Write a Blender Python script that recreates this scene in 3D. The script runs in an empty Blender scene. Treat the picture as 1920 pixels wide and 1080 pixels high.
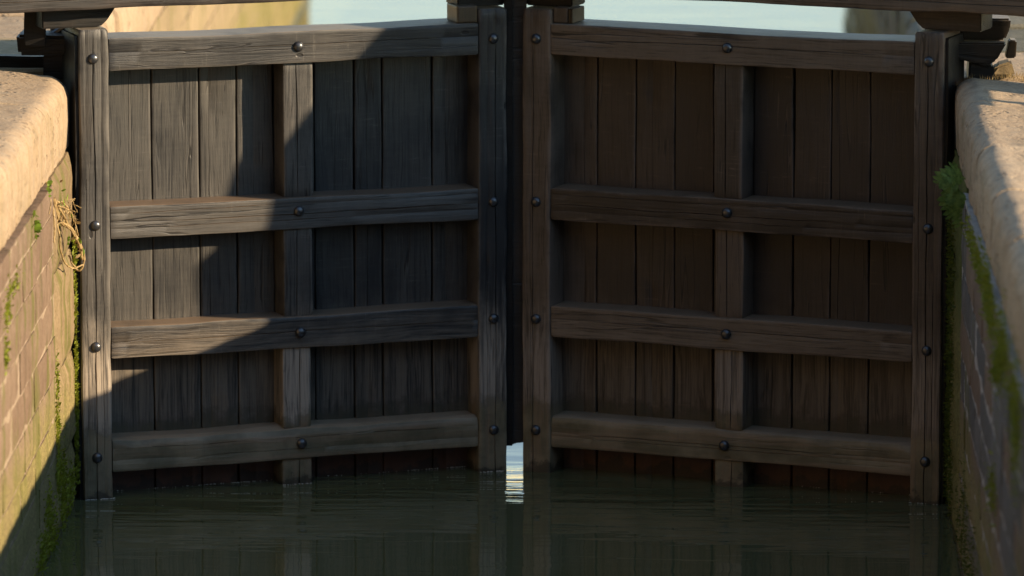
import bpy, bmesh, math, random
from mathutils import Vector, Matrix, noise

# ------------------------------------------------------------------ camera, sky, sun, exposure
scene = bpy.context.scene
COL = scene.collection
R = math.radians
SUN_AZ, SUN_EL = R(72), R(19.2)          # azimuth from -Y towards +X
SUN = Vector((math.sin(SUN_AZ)*math.cos(SUN_EL), -math.cos(SUN_AZ)*math.cos(SUN_EL), math.sin(SUN_EL)))

cam = bpy.data.objects.new('camera', bpy.data.cameras.new('camera'))
COL.objects.link(cam)
cam.location = (0.789, -30.437, 6.158)
cam.rotation_euler = (R(90-9.5334), 0, R(1.4758))
cam.data.sensor_width = 36.0
cam.data.lens = 225.01
cam.data.clip_end = 6000
cam.data.dof.use_dof = True
cam.data.dof.focus_distance = 30.6
cam.data.dof.aperture_fstop = 1.9
scene.camera = cam

world = bpy.data.worlds.new('World'); scene.world = world
world.use_nodes = True
wn = world.node_tree.nodes; wl = world.node_tree.links
sky = wn.new('ShaderNodeTexSky'); sky.sky_type = 'NISHITA'; sky.sun_disc = False
sky.sun_elevation = SUN_EL; sky.sun_rotation = R(108)
sky.air_density = 1.22; sky.dust_density = 0.0; sky.ozone_density = 1.1
wl.new(sky.outputs[0], wn['Background'].inputs[0])
wn['Background'].inputs[1].default_value = 0.125

sun = bpy.data.objects.new('sun', bpy.data.lights.new('sun', 'SUN'))
COL.objects.link(sun)
sun.data.energy = 5.0; sun.data.angle = R(0.4); sun.data.color = (1.0, 0.78, 0.51)
sun.rotation_euler = SUN.to_track_quat('Z', 'Y').to_euler()
sun.location = (20, -10, 12)

scene.view_settings.view_transform = 'Standard'
scene.view_settings.look = 'None'
scene.view_settings.exposure = 1.0
scene.view_settings.gamma = 1.0
scene.view_settings.use_curve_mapping = False

# ------------------------------------------------------------------ node helpers
class NT:
    def __init__(self, name):
        self.m = bpy.data.materials.new(name); self.m.use_nodes = True
        self.t = self.m.node_tree; self.n = self.t.nodes; self.l = self.t.links
        self.bsdf = self.n['Principled BSDF']
    def new(self, typ, **kw):
        x = self.n.new(typ)
        for k, v in kw.items(): setattr(x, k, v)
        return x
    def set(self, sock, v):
        if hasattr(v, 'is_output'): self.l.new(v, sock)
        else: sock.default_value = v
    def math(self, op, a, b=0.0, c=0.0, clamp=False):
        x = self.new('ShaderNodeMath', operation=op, use_clamp=clamp)
        for i, v in enumerate((a, b, c)): self.set(x.inputs[i], v)
        return x.outputs[0]
    def mix(self, f, a, b, blend='MIX'):
        x = self.new('ShaderNodeMix', data_type='RGBA', blend_type=blend)
        self.set(x.inputs[0], f)
        for s, v in ((x.inputs[6], a), (x.inputs[7], b)):
            self.set(s, v if hasattr(v, 'is_output') else (*v, 1))
        return x.outputs[2]
    def noise(self, vec, scale, detail=4, rough=0.55, dist=0.0):
        x = self.new('ShaderNodeTexNoise')
        self.set(x.inputs['Vector'], vec); x.inputs['Scale'].default_value = scale
        x.inputs['Detail'].default_value = detail; x.inputs['Roughness'].default_value = rough
        x.inputs['Distortion'].default_value = dist
        return x.outputs[0]
    def vscale(self, vec, s):
        x = self.new('ShaderNodeVectorMath', operation='MULTIPLY')
        self.set(x.inputs[0], vec); x.inputs[1].default_value = s
        return x.outputs[0]
    def vadd(self, a, b):
        x = self.new('ShaderNodeVectorMath', operation='ADD')
        self.set(x.inputs[0], a); self.set(x.inputs[1], b)
        return x.outputs[0]
    def step(self, v, lo, hi, to0=0.0, to1=1.0):
        x = self.new('ShaderNodeMapRange', interpolation_type='SMOOTHSTEP')
        self.set(x.inputs[0], v)
        for i, k in enumerate((lo, hi, to0, to1)): x.inputs[i+1].default_value = k
        return x.outputs[0]
    def bump(self, h, strength, dist, prev=None):
        x = self.new('ShaderNodeBump')
        x.inputs['Strength'].default_value = strength; x.inputs['Distance'].default_value = dist
        self.set(x.inputs['Height'], h)
        if prev is not None: self.l.new(prev, x.inputs['Normal'])
        return x.outputs[0]
    def objco(self):
        tc = self.new('ShaderNodeTexCoord'); oi = self.new('ShaderNodeObjectInfo')
        off = self.new('ShaderNodeVectorMath', operation='SCALE')
        off.inputs[0].default_value = (31.7, 17.3, 23.9); self.l.new(oi.outputs['Random'], off.inputs['Scale'])
        return self.vadd(tc.outputs['Object'], off.outputs[0]), oi.outputs['Random']
    def pos(self):
        g = self.new('ShaderNodeNewGeometry')
        return g.outputs['Position'], g.outputs['Normal']
    def sep(self, v):
        x = self.new('ShaderNodeSeparateXYZ'); self.l.new(v, x.inputs[0]); return x.outputs
    def out(self, color, rough, normal=None, spec=0.4):
        self.set(self.bsdf.inputs['Base Color'], color if hasattr(color, 'is_output') else (*color, 1))
        self.set(self.bsdf.inputs['Roughness'], rough)
        self.bsdf.inputs['Specular IOR Level'].default_value = spec
        if normal is not None: self.l.new(normal, self.bsdf.inputs['Normal'])
        return self.m

# ------------------------------------------------------------------ materials
def wood_material(name, dark, pale, red_foot=0.0, alg_dark=0.0, warm=(0.05, 0.028, 0.016), spec=0.5, zones=True, silt_amt=0.5, silt_col=(0.27, 0.215, 0.16), top_col=(0.24, 0.205, 0.17)):
    k = NT(name)
    dark, pale, warm = [tuple(v*0.76 for v in q) for q in (dark, pale, warm)]
    co, rnd = k.objco(); P, N = k.pos(); x, y, z = k.sep(P); nx, ny, nz = k.sep(N)
    warp = k.noise(k.vscale(co, (1.5, 6, 6)), 1.0, 3, 0.5)
    wv = k.new('ShaderNodeCombineXYZ'); k.set(wv.inputs[1], k.math('MULTIPLY', warp, 0.05)); k.set(wv.inputs[2], k.math('MULTIPLY', warp, 0.05))
    cw = k.vadd(co, wv.outputs[0])
    fine = k.noise(k.vscale(cw, (2.6, 120, 120)), 1.0, 5, 0.65, 0.3)
    streak = k.noise(k.vscale(cw, (0.9, 24, 24)), 1.0, 4, 0.6, 0.4)
    patch = k.noise(co, 3.4, 5, 0.62)
    cross = k.noise(k.vscale(co, (70, 6, 6)), 1.0, 4, 0.65)
    g = k.math('ADD', k.math('MULTIPLY', fine, 0.44), k.math('MULTIPLY', streak, 0.13))
    g = k.math('ADD', g, k.math('MULTIPLY', patch, 0.42))
    g = k.math('ADD', g, k.math('MULTIPLY', cross, 0.12))
    g = k.math('ADD', g, k.math('MULTIPLY', k.math('SUBTRACT', rnd, 0.5), 0.26))
    f = k.step(g, 0.40, 0.78)
    c = k.mix(f, dark, pale)
    c = k.mix(k.math('MULTIPLY', k.step(patch, 0.5, 0.72), 0.35), c, warm)
    # pale scratches and salt bloom across the grain
    sc = k.math('MULTIPLY', k.step(cross, 0.60, 0.70), k.step(patch, 0.46, 0.60))
    c = k.mix(k.math('MULTIPLY', sc, 0.6), c, tuple(v*1.35 for v in pale))
    # dark pores, and thin wandering checks along the grain with a highlight painted on one lip
    c = k.mix(k.math('MULTIPLY', k.step(fine, 0.44, 0.34), 0.75), c, tuple(v*0.45 for v in dark))
    chk = k.noise(k.vscale(cw, (0.38, 12, 12)), 1.0, 2, 0.45)
    d1 = k.math('ABSOLUTE', k.math('SUBTRACT', chk, 0.5)); d2 = k.math('ABSOLUTE', k.math('SUBTRACT', chk, 0.515))
    gate = k.step(k.noise(k.vscale(co, (2.2, 9, 9)), 1.0, 2, 0.5), 0.50, 0.58)
    check = k.math('MULTIPLY', k.step(d1, 0.009, 0.003), gate)
    lip = k.math('MULTIPLY', k.step(d2, 0.007, 0.002), gate)
    c = k.mix(k.math('MULTIPLY', lip, 0.4), c, tuple(v*1.6 for v in pale))
    c = k.mix(k.math('MULTIPLY', check, 0.85), c, (0.006, 0.005, 0.005))
    wa = k.new('ShaderNodeAttribute', attribute_name='edge_highlight')  # paler arrises stand in for edge highlights from the sky
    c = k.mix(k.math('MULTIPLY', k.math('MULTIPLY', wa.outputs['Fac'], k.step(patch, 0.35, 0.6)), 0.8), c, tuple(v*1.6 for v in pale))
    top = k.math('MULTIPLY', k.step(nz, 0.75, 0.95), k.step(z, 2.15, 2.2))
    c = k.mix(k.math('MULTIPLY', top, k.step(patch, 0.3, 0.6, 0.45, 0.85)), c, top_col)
    # nail holes and small knots
    vo = k.new('ShaderNodeTexVoronoi'); k.set(vo.inputs['Vector'], k.vscale(co, (3.6, 7.5, 0.4)))
    vo.inputs['Scale'].default_value = 1.0
    hole = k.math('MULTIPLY', k.step(vo.outputs['Distance'], 0.085, 0.055), k.step(k.sep(vo.outputs['Color'])[0], 0.66, 0.68))
    c = k.mix(k.math('MULTIPLY', hole, 0.85), c, (0.006, 0.005, 0.005))
    rough = k.math('ADD', 0.32, k.math('MULTIPLY', fine, 0.35))
    if zones:
        wob = k.noise(P, 9.0, 6, 0.68)
        zz = k.math('ADD', z, k.math('MULTIPLY', k.math('SUBTRACT', wob, 0.5), 0.30))
        silt = k.math('MULTIPLY', k.step(zz, 0.29, 0.40), k.step(zz, 0.95, 0.55))
        silt = k.math('MULTIPLY', silt, k.step(k.math('ADD', k.math('MULTIPLY', streak, 0.5), k.math('MULTIPLY', fine, 0.5)), 0.36, 0.58))
        c = k.mix(k.math('MULTIPLY', silt, silt_amt), c, silt_col)
        alg = k.step(zz, 0.385, 0.285)
        ac = k.mix(k.step(patch, 0.4, 0.65), (0.115, 0.100, 0.056), (0.245, 0.200, 0.125))
        ac = k.mix(k.math('MULTIPLY', k.step(streak, 0.45, 0.65), 0.6), ac, (0.26, 0.175, 0.11))
        ac = k.mix(alg_dark, ac, (0.022, 0.022, 0.014))
        c = k.mix(k.math('MULTIPLY', k.math('MULTIPLY', alg, k.step(cross, 0.2, 0.45, 0.7, 1.0)), 0.82), c, ac)
        if red_foot:
            c = k.mix(k.math('MULTIPLY', k.step(z, 0.16, 0.12), red_foot), c, k.mix(streak, (0.05, 0.018, 0.009), (0.13, 0.048, 0.024)))
        wet = k.step(zz, 0.05, 0.02)
        c = k.mix(k.math('MULTIPLY', wet, 0.7), c, (0.012, 0.011, 0.008))
        # rusty dust lying on the ledges
        dust = k.math('MULTIPLY', k.step(nz, 0.75, 0.95), k.step(z, 2.0, 1.9))
        c = k.mix(k.math('MULTIPLY', dust, k.step(patch, 0.25, 0.6, 0.45, 0.9)), c, k.mix(k.step(z, 0.5, 1.0), (0.27, 0.205, 0.14), (0.16, 0.105, 0.066)))
    h = k.math('ADD', k.math('MULTIPLY', fine, 0.6), k.math('MULTIPLY', streak, 0.6))
    h = k.math('SUBTRACT', h, k.math('ADD', k.math('MULTIPLY', hole, 0.6), k.math('MULTIPLY', check, 0.5)))
    n = k.bump(h, 0.55, 0.006)
    return k.out(c, rough, n, spec)

WOOD = wood_material('tarred_timber', (0.018, 0.018, 0.020), (0.096, 0.088, 0.079), warm=(0.046, 0.039, 0.034))
WOODR = wood_material('brown_timber', (0.032, 0.022, 0.016), (0.165, 0.120, 0.088))
PLANK = wood_material('tarred_plank', (0.013, 0.0135, 0.016), (0.078, 0.072, 0.064), 0.8, alg_dark=0.75, warm=(0.042, 0.038, 0.034), silt_amt=0.4)
PLANKR = wood_material('brown_plank', (0.042, 0.029, 0.022), (0.112, 0.078, 0.057), 0.8, alg_dark=0.75, silt_amt=0.4)
BEAMWOOD = wood_material('dark_beam_timber', (0.012, 0.010, 0.010), (0.055, 0.046, 0.041), zones=False)
POSTWOOD = wood_material('silty_post_timber', (0.018, 0.018, 0.020), (0.100, 0.091, 0.081), warm=(0.044, 0.038, 0.033), silt_amt=0.9, silt_col=(0.36, 0.30, 0.24))
POSTWOODR = wood_material('silty_brown_post_timber', (0.040, 0.029, 0.022), (0.150, 0.110, 0.084), silt_amt=0.85, silt_col=(0.30, 0.24, 0.19))
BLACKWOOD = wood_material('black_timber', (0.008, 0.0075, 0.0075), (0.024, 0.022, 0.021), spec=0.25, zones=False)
OCHRE = wood_material('ochre_timber', (0.045, 0.027, 0.011), (0.10, 0.062, 0.026), zones=False)
BOARDMAT = wood_material('grey_board', (0.09, 0.075, 0.06), (0.2, 0.17, 0.14), zones=False)

def iron_material():
    k = NT('black_iron')
    co, rnd = k.objco()
    a = k.noise(co, 60, 4, 0.6)
    c = k.mix(k.step(a, 0.5, 0.75), (0.085, 0.088, 0.096), (0.13, 0.105, 0.088))
    m = k.out(c, k.math('ADD', 0.20, k.math('MULTIPLY', a, 0.25)), k.bump(a, 0.2, 0.002), 0.6)
    k.bsdf.inputs['Metallic'].default_value = 0.75
    return m
IRON = iron_material()

def stone_material(name, lo, hi, blotch, moss=1.0, foot=0.55, bump=0.6, pits=0.0):
    k = NT(name)
    lo, hi, blotch = [tuple(v*0.76 for v in q) for q in (lo, hi, blotch)]
    co, rnd = k.objco(); P, N = k.pos(); x, y, z = k.sep(P); nx, ny, nz = k.sep(N)
    big = k.noise(P, 2.2, 5, 0.6); mid = k.noise(P, 13, 5, 0.65); fin = k.noise(P, 70, 4, 0.65)
    run = k.noise(k.vscale(P, (9, 9, 0.9)), 1.0, 4, 0.6, 0.3)         # stains running down
    f = k.math('ADD', k.math('MULTIPLY', mid, 0.55), k.math('MULTIPLY', fin, 0.3))
    f = k.math('ADD', f, k.math('MULTIPLY', k.math('SUBTRACT', rnd, 0.5), 0.16))
    c = k.mix(k.step(f, 0.22, 0.68), lo, hi)
    c = k.mix(k.math('MULTIPLY', k.step(run, 0.48, 0.7), 0.55), c, blotch)
    c = k.mix(k.math('MULTIPLY', k.step(fin, 0.42, 0.30), 0.5), c, tuple(v*0.3 for v in lo))
    pit = None
    if pits:
        vo = k.new('ShaderNodeTexVoronoi'); k.set(vo.inputs['Vector'], P); vo.inputs['Scale'].default_value = 26.0
        pit = k.math('MULTIPLY', k.step(vo.outputs['Distance'], 0.42, 0.16), k.step(k.noise(P, 5.0, 3, 0.6), 0.46, 0.6))
        c = k.mix(k.math('MULTIPLY', pit, 0.45*pits), c, tuple(v*0.35 for v in lo))
        li = k.math('MULTIPLY', k.step(k.noise(P, 8.5, 5, 0.7), 0.54, 0.62), 0.5*pits)
        c = k.mix(li, c, (0.26, 0.22, 0.165))
        gr = k.math('MULTIPLY', k.step(k.noise(k.vscale(P, (14, 3, 14)), 1.0, 4, 0.65), 0.52, 0.68), 0.35*pits)
        c = k.mix(gr, c, tuple(v*0.45 for v in lo))
    # lichen and moss: low on the wall and in running patches
    side = k.step(nz, 0.75, 0.3)
    zz = k.math('ADD', z, k.math('MULTIPLY', k.math('SUBTRACT', mid, 0.5), 0.35))
    low = k.step(zz, foot, foot-0.28)
    gm = k.math('MULTIPLY', k.math('MULTIPLY', low, side), k.step(big, 0.25, 0.55, 0.55, 1.0))
    c = k.mix(k.math('MULTIPLY', gm, 0.8*moss), c, k.mix(k.step(fin, 0.4, 0.65), (0.13, 0.115, 0.040), (0.30, 0.255, 0.090)))
    pm = k.math('MULTIPLY', k.step(k.math('ADD', k.math('MULTIPLY', run, 0.6), k.math('MULTIPLY', big, 0.5)), 0.56, 0.66), side)
    c = k.mix(k.math('MULTIPLY', pm, 0.7*moss), c, k.mix(fin, (0.06, 0.065, 0.015), (0.17, 0.165, 0.04)))
    wet = k.math('MULTIPLY', k.step(z, 0.07, 0.03), side)
    c = k.mix(k.math('MULTIPLY', wet, 0.7), c, (0.018, 0.018, 0.010))
    h = k.math('ADD', k.math('MULTIPLY', mid, 0.7), k.math('MULTIPLY', fin, 0.35))
    h = k.math('ADD', h, k.math('MULTIPLY', run, 0.35))
    if pit is not None: h = k.math('SUBTRACT', h, k.math('MULTIPLY', pit, 0.6))
    n = k.bump(h, bump, 0.016)
    return k.out(c, k.math('SUBTRACT', 0.9, k.math('MULTIPLY', wet, 0.5)), n, 0.25)

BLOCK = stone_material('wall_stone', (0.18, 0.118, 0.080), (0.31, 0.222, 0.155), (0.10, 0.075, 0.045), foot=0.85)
QUOIN = stone_material('quoin_stone', (0.19, 0.135, 0.075), (0.38, 0.28, 0.165), (0.15, 0.11, 0.06), foot=0.75)
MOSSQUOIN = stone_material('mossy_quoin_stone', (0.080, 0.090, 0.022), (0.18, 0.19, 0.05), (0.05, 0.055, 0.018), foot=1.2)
RCHAMBER = stone_material('shade_grey_chamber_stone', (0.13, 0.12, 0.085), (0.24, 0.22, 0.17), (0.09, 0.09, 0.055), foot=0.9)  # darker, greyer twin of the chamber stone, with its shade in the colour
COPING = stone_material('coping_stone', (0.41, 0.300, 0.195), (0.56, 0.425, 0.290), (0.44, 0.31, 0.19), moss=0.25, bump=0.65, pits=0.8)
COPINGR = stone_material('grey_coping_stone', (0.43, 0.320, 0.215), (0.62, 0.475, 0.325), (0.42, 0.31, 0.205), moss=0.3, bump=0.8, pits=1.0)
BLOCKR = stone_material('shade_grey_wall_stone', (0.125, 0.112, 0.102), (0.225, 0.205, 0.185), (0.085, 0.075, 0.065), foot=0.45)  # greyer, darker copy of the wall stone; shade put into the colour
MORTARR = stone_material('grey_mortar', (0.36, 0.33, 0.30), (0.64, 0.59, 0.54), (0.36, 0.32, 0.28))
MORTAR = stone_material('pale_mortar', (0.24, 0.175, 0.12), (0.56, 0.44, 0.32), (0.22, 0.16, 0.11))
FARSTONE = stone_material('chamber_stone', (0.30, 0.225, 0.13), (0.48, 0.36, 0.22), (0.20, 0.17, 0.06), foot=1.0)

DARKBRICK = stone_material('dark_low_bounce_brick', (0.05, 0.035, 0.028), (0.11, 0.075, 0.055), (0.05, 0.04, 0.03))  # kept dark to cut warm bounce light onto the gates

def water_material():
    k = NT('canal_water')
    P, N = k.pos(); x, y, z = k.sep(P)
    a = k.noise(k.vscale(P, (0.55, 2.6, 1)), 1.6, 3, 0.5, 0.4)
    b = k.noise(k.vscale(P, (1.6, 3.6, 1)), 7.0, 3, 0.5, 0.8)
    d = k.math('SQRT', k.math('ADD', k.math('MULTIPLY', k.math('MULTIPLY', x, x), 0.35), k.math('POWER', k.math('SUBTRACT', y, 0.75), 2.0)))
    near = k.math('MULTIPLY', k.step(d, 1.3, 0.15), k.step(y, 0.95, 0.7))
    far = k.step(y, 0.9, 2.0)
    e = k.noise(k.vscale(P, (0.9, 8.5, 1)), 1.0, 2, 0.5, 0.6)
    fr = k.step(k.math('SUBTRACT', y, k.math('MULTIPLY', k.math('ABSOLUTE', x), -0.39)), -0.4, 0.4)      # strongest just off the gates
    fr = k.math('MULTIPLY', fr, k.step(y, 0.9, 0.5))
    h = k.math('MULTIPLY', a, 0.006)
    h = k.math('ADD', h, k.math('MULTIPLY', k.math('MULTIPLY', e, fr), 0.020))
    h = k.math('ADD', h, k.math('MULTIPLY', k.math('MULTIPLY', b, near), 0.0035))
    h = k.math('ADD', h, k.math('MULTIPLY', k.math('MULTIPLY', b, far), 0.001))
    n = k.bump(h, 1.0, 1.0)
    silt = k.noise(P, 0.8, 3, 0.5)
    c = k.mix(silt, (0.076, 0.084, 0.036), (0.102, 0.108, 0.054))
    m = k.out(c, 0.0, n, 0.5)
    k.bsdf.inputs['IOR'].default_value = 2.0
    k.bsdf.inputs['Specular Tint'].default_value = (1.0, 0.87, 0.98, 1)
    return m
WATER = water_material()

def bank_material():
    k = NT('bank_ground')
    P, N = k.pos()
    a = k.noise(P, 1.1, 5, 0.65); b = k.noise(P, 38, 4, 0.7)
    sand = k.mix(b, (0.30, 0.22, 0.12), (0.44, 0.33, 0.20))
    grass = k.mix(b, (0.035, 0.050, 0.012), (0.13, 0.14, 0.035))
    c = k.mix(k.step(k.math('ADD', a, k.math('MULTIPLY', b, 0.25)), 0.55, 0.72), sand, grass)
    return k.out(c, 0.95, k.bump(b, 0.8, 0.02), 0.1)
BANK = bank_material()

def leaf_material(name, c0, c1, trans=0.25):
    k = NT(name)
    co, rnd = k.objco(); P, N = k.pos()
    a = k.noise(P, 45, 3, 0.6)
    m = k.out(k.mix(k.step(a, 0.3, 0.7), c0, c1), 0.6, None, 0.3)
    tr = k.new('ShaderNodeBsdfTranslucent'); tr.inputs[0].default_value = (*[v*1.1 for v in c1], 1)
    mx = k.new('ShaderNodeMixShader'); mx.inputs[0].default_value = trans
    k.l.new(k.bsdf.outputs[0], mx.inputs[1]); k.l.new(tr.outputs[0], mx.inputs[2])
    k.l.new(mx.outputs[0], k.n['Material Output'].inputs[0])
    return m
MOSS = leaf_material('bright_moss', (0.10, 0.13, 0.012), (0.30, 0.34, 0.030))
ALGAE = leaf_material('dark_moss', (0.035, 0.052, 0.007), (0.12, 0.15, 0.016))
FERN = leaf_material('fern_green', (0.060, 0.115, 0.022), (0.19, 0.28, 0.06))
WEED = leaf_material('weed_green', (0.10, 0.17, 0.018), (0.20, 0.30, 0.03))
DRY = leaf_material('dry_stem', (0.24, 0.155, 0.065), (0.50, 0.36, 0.17), 0.1)
def plain(name, col, rough, spec=0.4):
    k = NT(name); P, N = k.pos()
    a = k.noise(P, 120, 3, 0.6)
    return k.out(k.mix(a, tuple(v*0.75 for v in col), col), rough, None, spec)
FOAM = plain('pale_scum', (0.55, 0.53, 0.48), 0.5)

# ------------------------------------------------------------------ object helpers
def tag(o, label=None, cat=None, group=None, kind=None):
    for key, v in (('label', label), ('category', cat), ('group', group), ('kind', kind)):
        if v: o[key] = v
    return o
def empty(name, loc=(0, 0, 0), rz=0.0):
    o = bpy.data.objects.new(name, None); COL.objects.link(o)
    o.location = loc; o.rotation_euler = (0, 0, rz); o.empty_display_size = 0.2
    return o
def link(name, me, mat, parent=None, mw=None, smooth=True, angle=38):
    if mat and not me.materials: me.materials.append(mat)
    if smooth:
        me.polygons.foreach_set('use_smooth', [True]*len(me.polygons))
        me.set_sharp_from_angle(angle=R(angle))
    o = bpy.data.objects.new(name, me); COL.objects.link(o)
    if parent: o.parent = parent
    if mw is not None: o.matrix_basis = mw
    return o
def mesh_from(name, vs, fs):
    me = bpy.data.meshes.new(name); me.from_pydata([tuple(v) for v in vs], [], fs); me.update(); return me
def nz3(x, y, z): return noise.noise(Vector((x, y, z)))

_seed = [0]
def timber_mesh(length, w, d, bev=0.008, cracks=(), amp=0.003, topbev=None, stations=None):
    """Sawn beam: X length, Y width, Z outward (face at 0, back at -d); worn arrises, splits as real grooves."""
    _seed[0] += 1; s = _seed[0]*7.31
    n = stations or max(8, min(46, int(length/0.055)))
    cr = sorted(cracks)
    xs = [length*i/n for i in range(n+1)]
    e = min(0.012, length/n*0.4)
    xs = [0.0, e] + xs[1:-1] + [length-e, length]
    tb = topbev or bev
    rows = []
    for i, X in enumerate(xs):
        endc = 1.0 if i in (0, len(xs)-1) else 0.0
        sh = 0.5*bev*endc
        b1 = bev*(1+0.7*nz3(X*9, s, 1.1)+1.8*max(0, nz3(X*4.5, s, 4.2)-0.12))
        b2 = tb*(1+0.6*nz3(X*7, s, 2.7)+1.8*max(0, nz3(X*4.5, s, 9.2)-0.12))
        ye = amp*1.2*nz3(X*2.2, s, 5.5); yt = amp*1.2*nz3(X*2.2, s, 8.5)
        y0, y1 = -w/2+ye+sh, w/2+yt-sh
        zf = -sh
        row = [(y0, -d+sh), (y0, zf-b1*1.0), (y0+b1*0.3, zf-b1*0.3), (y0+b1, zf)]
        inner = []
        last = y0+b1
        for (off, dep, hw, a, bb) in cr:
            t = X/length
            k = max(0.0, min(1, (t-a)/0.06, (bb-t)/0.06)) if bb > a else 0
            yc = off + 0.006*nz3(X*3.1, s, off*40) + 0.002*nz3(X*17, s, off*40+5)
            h = hw*k*(0.8+0.6*nz3(X*6, s, off*9))+0.0004
            inner += [(yc-h, zf), (yc, zf-dep*k-0.0002), (yc+h, zf)]
        # face points between
        ys = [y0+b1]+[p[0] for p in inner[::3]]
        row += inner
        row += [(y1-b2, zf), (y1-b2*0.3, zf-b2*0.3), (y1, zf-b2*1.0), (y1, -d+sh)]
        row = row[:2]+row[2:4]+[(y0+b1+0.010, zf)]+row[4:-4]+[(y1-b2-0.010, zf)]+row[-4:-1]+[(y1, zf-b2-0.012)]+row[-1:]
        out = []
        for (yy, zz) in row:
            q = amp*0.55*nz3(X*6, yy*14, s+zz*14) if zz > -d*0.8 else 0
            out.append((X+0.0, yy, zz+q))
        rows.append(out)
    m = len(rows[0]); vs = [v for r in rows for v in r]; fs = []
    for i in range(len(rows)-1):
        for j in range(m):
            a, b = i*m+j, i*m+(j+1) % m
            c, dd = (i+1)*m+(j+1) % m, (i+1)*m+j
            fs.append((a, dd, c, b))
    fs.append(tuple(range(m))); fs.append(tuple(range((len(rows)-1)*m+m-1, (len(rows)-1)*m-1, -1)))
    me = mesh_from('timber', vs, fs)
    edge_highlight = [0.0, 0.6, 1.0, 0.6, 0.0]+[0.0]*(m-10)+[0.0, 0.7, 1.0, 0.8, 0.0, 0.0][:5]  # painted highlight weight, strongest on the front arrises
    edge_highlight = (edge_highlight+[0.0]*m)[:m]
    at = me.attributes.new('edge_highlight', 'FLOAT', 'POINT')
    at.data.foreach_set('value', [edge_highlight[i % m] for i in range(len(vs))])
    bm = bmesh.new(); bm.from_mesh(me); bmesh.ops.recalc_face_normals(bm, faces=bm.faces); bm.to_mesh(me); bm.free()
    return me
VERT = Matrix(((0, -1, 0), (0, 0, -1), (1, 0, 0))).to_4x4()     # length -> +z, width -> -x, out -> -y
HORZ = Matrix(((1, 0, 0), (0, 0, -1), (0, 1, 0))).to_4x4()      # length -> +x, width -> +z, out -> -y
def vtimber(name, parent, mat, x0, x1, z0, z1, y, d, **kw):
    me = timber_mesh(z1-z0, abs(x1-x0), d, **kw)
    return link(name, me, mat, parent, Matrix.Translation(((x0+x1)/2, y, z0)) @ VERT)
def htimber(name, parent, mat, x0, x1, z0, z1, y, d, **kw):
    x0, x1 = min(x0, x1), max(x0, x1)
    me = timber_mesh(x1-x0, z1-z0, d, **kw)
    return link(name, me, mat, parent, Matrix.Translation((x0, y, (z0+z1)/2)) @ HORZ)

def bolt_mesh():
    bm = bmesh.new()
    prof = [(0.0265, 0.0), (0.026, 0.005), (0.0225, 0.0125), (0.0155, 0.018), (0.007, 0.0205)]
    ring = []
    for r, h in prof:
        ring.append([bm.verts.new((r*math.cos(a*math.pi/7), r*math.sin(a*math.pi/7), h)) for a in range(14)])
    for p, q in zip(ring, ring[1:]):
        for a in range(14): bm.faces.new((p[a], p[(a+1) % 14], q[(a+1) % 14], q[a]))
    bm.faces.new(ring[-1])
    me = bpy.data.meshes.new('bolt'); bm.to_mesh(me); bm.free(); return me
BOLT = bolt_mesh()
def bolt(parent, x, z, y=0.0):
    o = link('bolt', BOLT, IRON, parent, Matrix.Translation((x, y+0.001, z)) @ Matrix.Rotation(R(90), 4, 'X') @ Matrix.Rotation(random.uniform(0, 6), 4, 'Z'))
    return o

def box_mesh(sx, sy, sz, bev=0.006, amp=0.0, sub=0, seed=0.0):
    bm = bmesh.new(); bmesh.ops.create_cube(bm, size=1.0)
    for v in bm.verts: v.co = Vector((v.co.x*sx, v.co.y*sy, v.co.z*sz))
    if bev: bmesh.ops.bevel(bm, geom=bm.edges[:]+bm.verts[:], offset=bev, segments=2, affect='EDGES')
    if sub: bmesh.ops.subdivide_edges(bm, edges=bm.edges[:], cuts=sub, use_grid_fill=True)
    if amp:
        for v in bm.verts:
            v.co += Vector((nz3(v.co.x*9+seed, v.co.y*9, v.co.z*9), nz3(v.co.x*9, v.co.y*9+seed+7, v.co.z*9), nz3(v.co.x*9, v.co.y*9, v.co.z*9+seed+13)))*amp
    me = bpy.data.meshes.new('box'); bm.to_mesh(me); bm.free(); return me
def prism_mesh(poly, y0, y1, bev=0.006):
    """Polygon in x-z extruded from y0 to y1, edges bevelled."""
    bm = bmesh.new()
    a = [bm.verts.new((p[0], y0, p[1])) for p in poly]; b = [bm.verts.new((p[0], y1, p[1])) for p in poly]
    n = len(poly); bm.faces.new(a); bm.faces.new(b[::-1])
    for i in range(n): bm.faces.new((a[i], b[i], b[(i+1) % n], a[(i+1) % n]))
    bmesh.ops.recalc_face_normals(bm, faces=bm.faces)
    if bev: bmesh.ops.bevel(bm, geom=bm.edges[:], offset=bev, segments=2, affect='EDGES')
    me = bpy.data.meshes.new('prism'); bm.to_mesh(me); bm.free(); return me
def tube_mesh(pts, radii, sides=6):
    vs, fs = [], []
    pts = [Vector(p) for p in pts]
    for i, p in enumerate(pts):
        t = (pts[min(i+1, len(pts)-1)]-pts[max(i-1, 0)]).normalized()
        u = t.cross(Vector((0.3, 0.2, 0.93))).normalized(); v = t.cross(u)
        for k in range(sides):
            a = 2*math.pi*k/sides
            vs.append(p+(u*math.cos(a)+v*math.sin(a))*radii[i])
    for i in range(len(pts)-1):
        for k in range(sides):
            fs.append((i*sides+k, i*sides+(k+1) % sides, (i+1)*sides+(k+1) % sides, (i+1)*sides+k))
    fs.append(tuple(range(sides-1, -1, -1))); fs.append(tuple(range((len(pts)-1)*sides, len(pts)*sides)))
    return mesh_from('tube', vs, fs)

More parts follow.
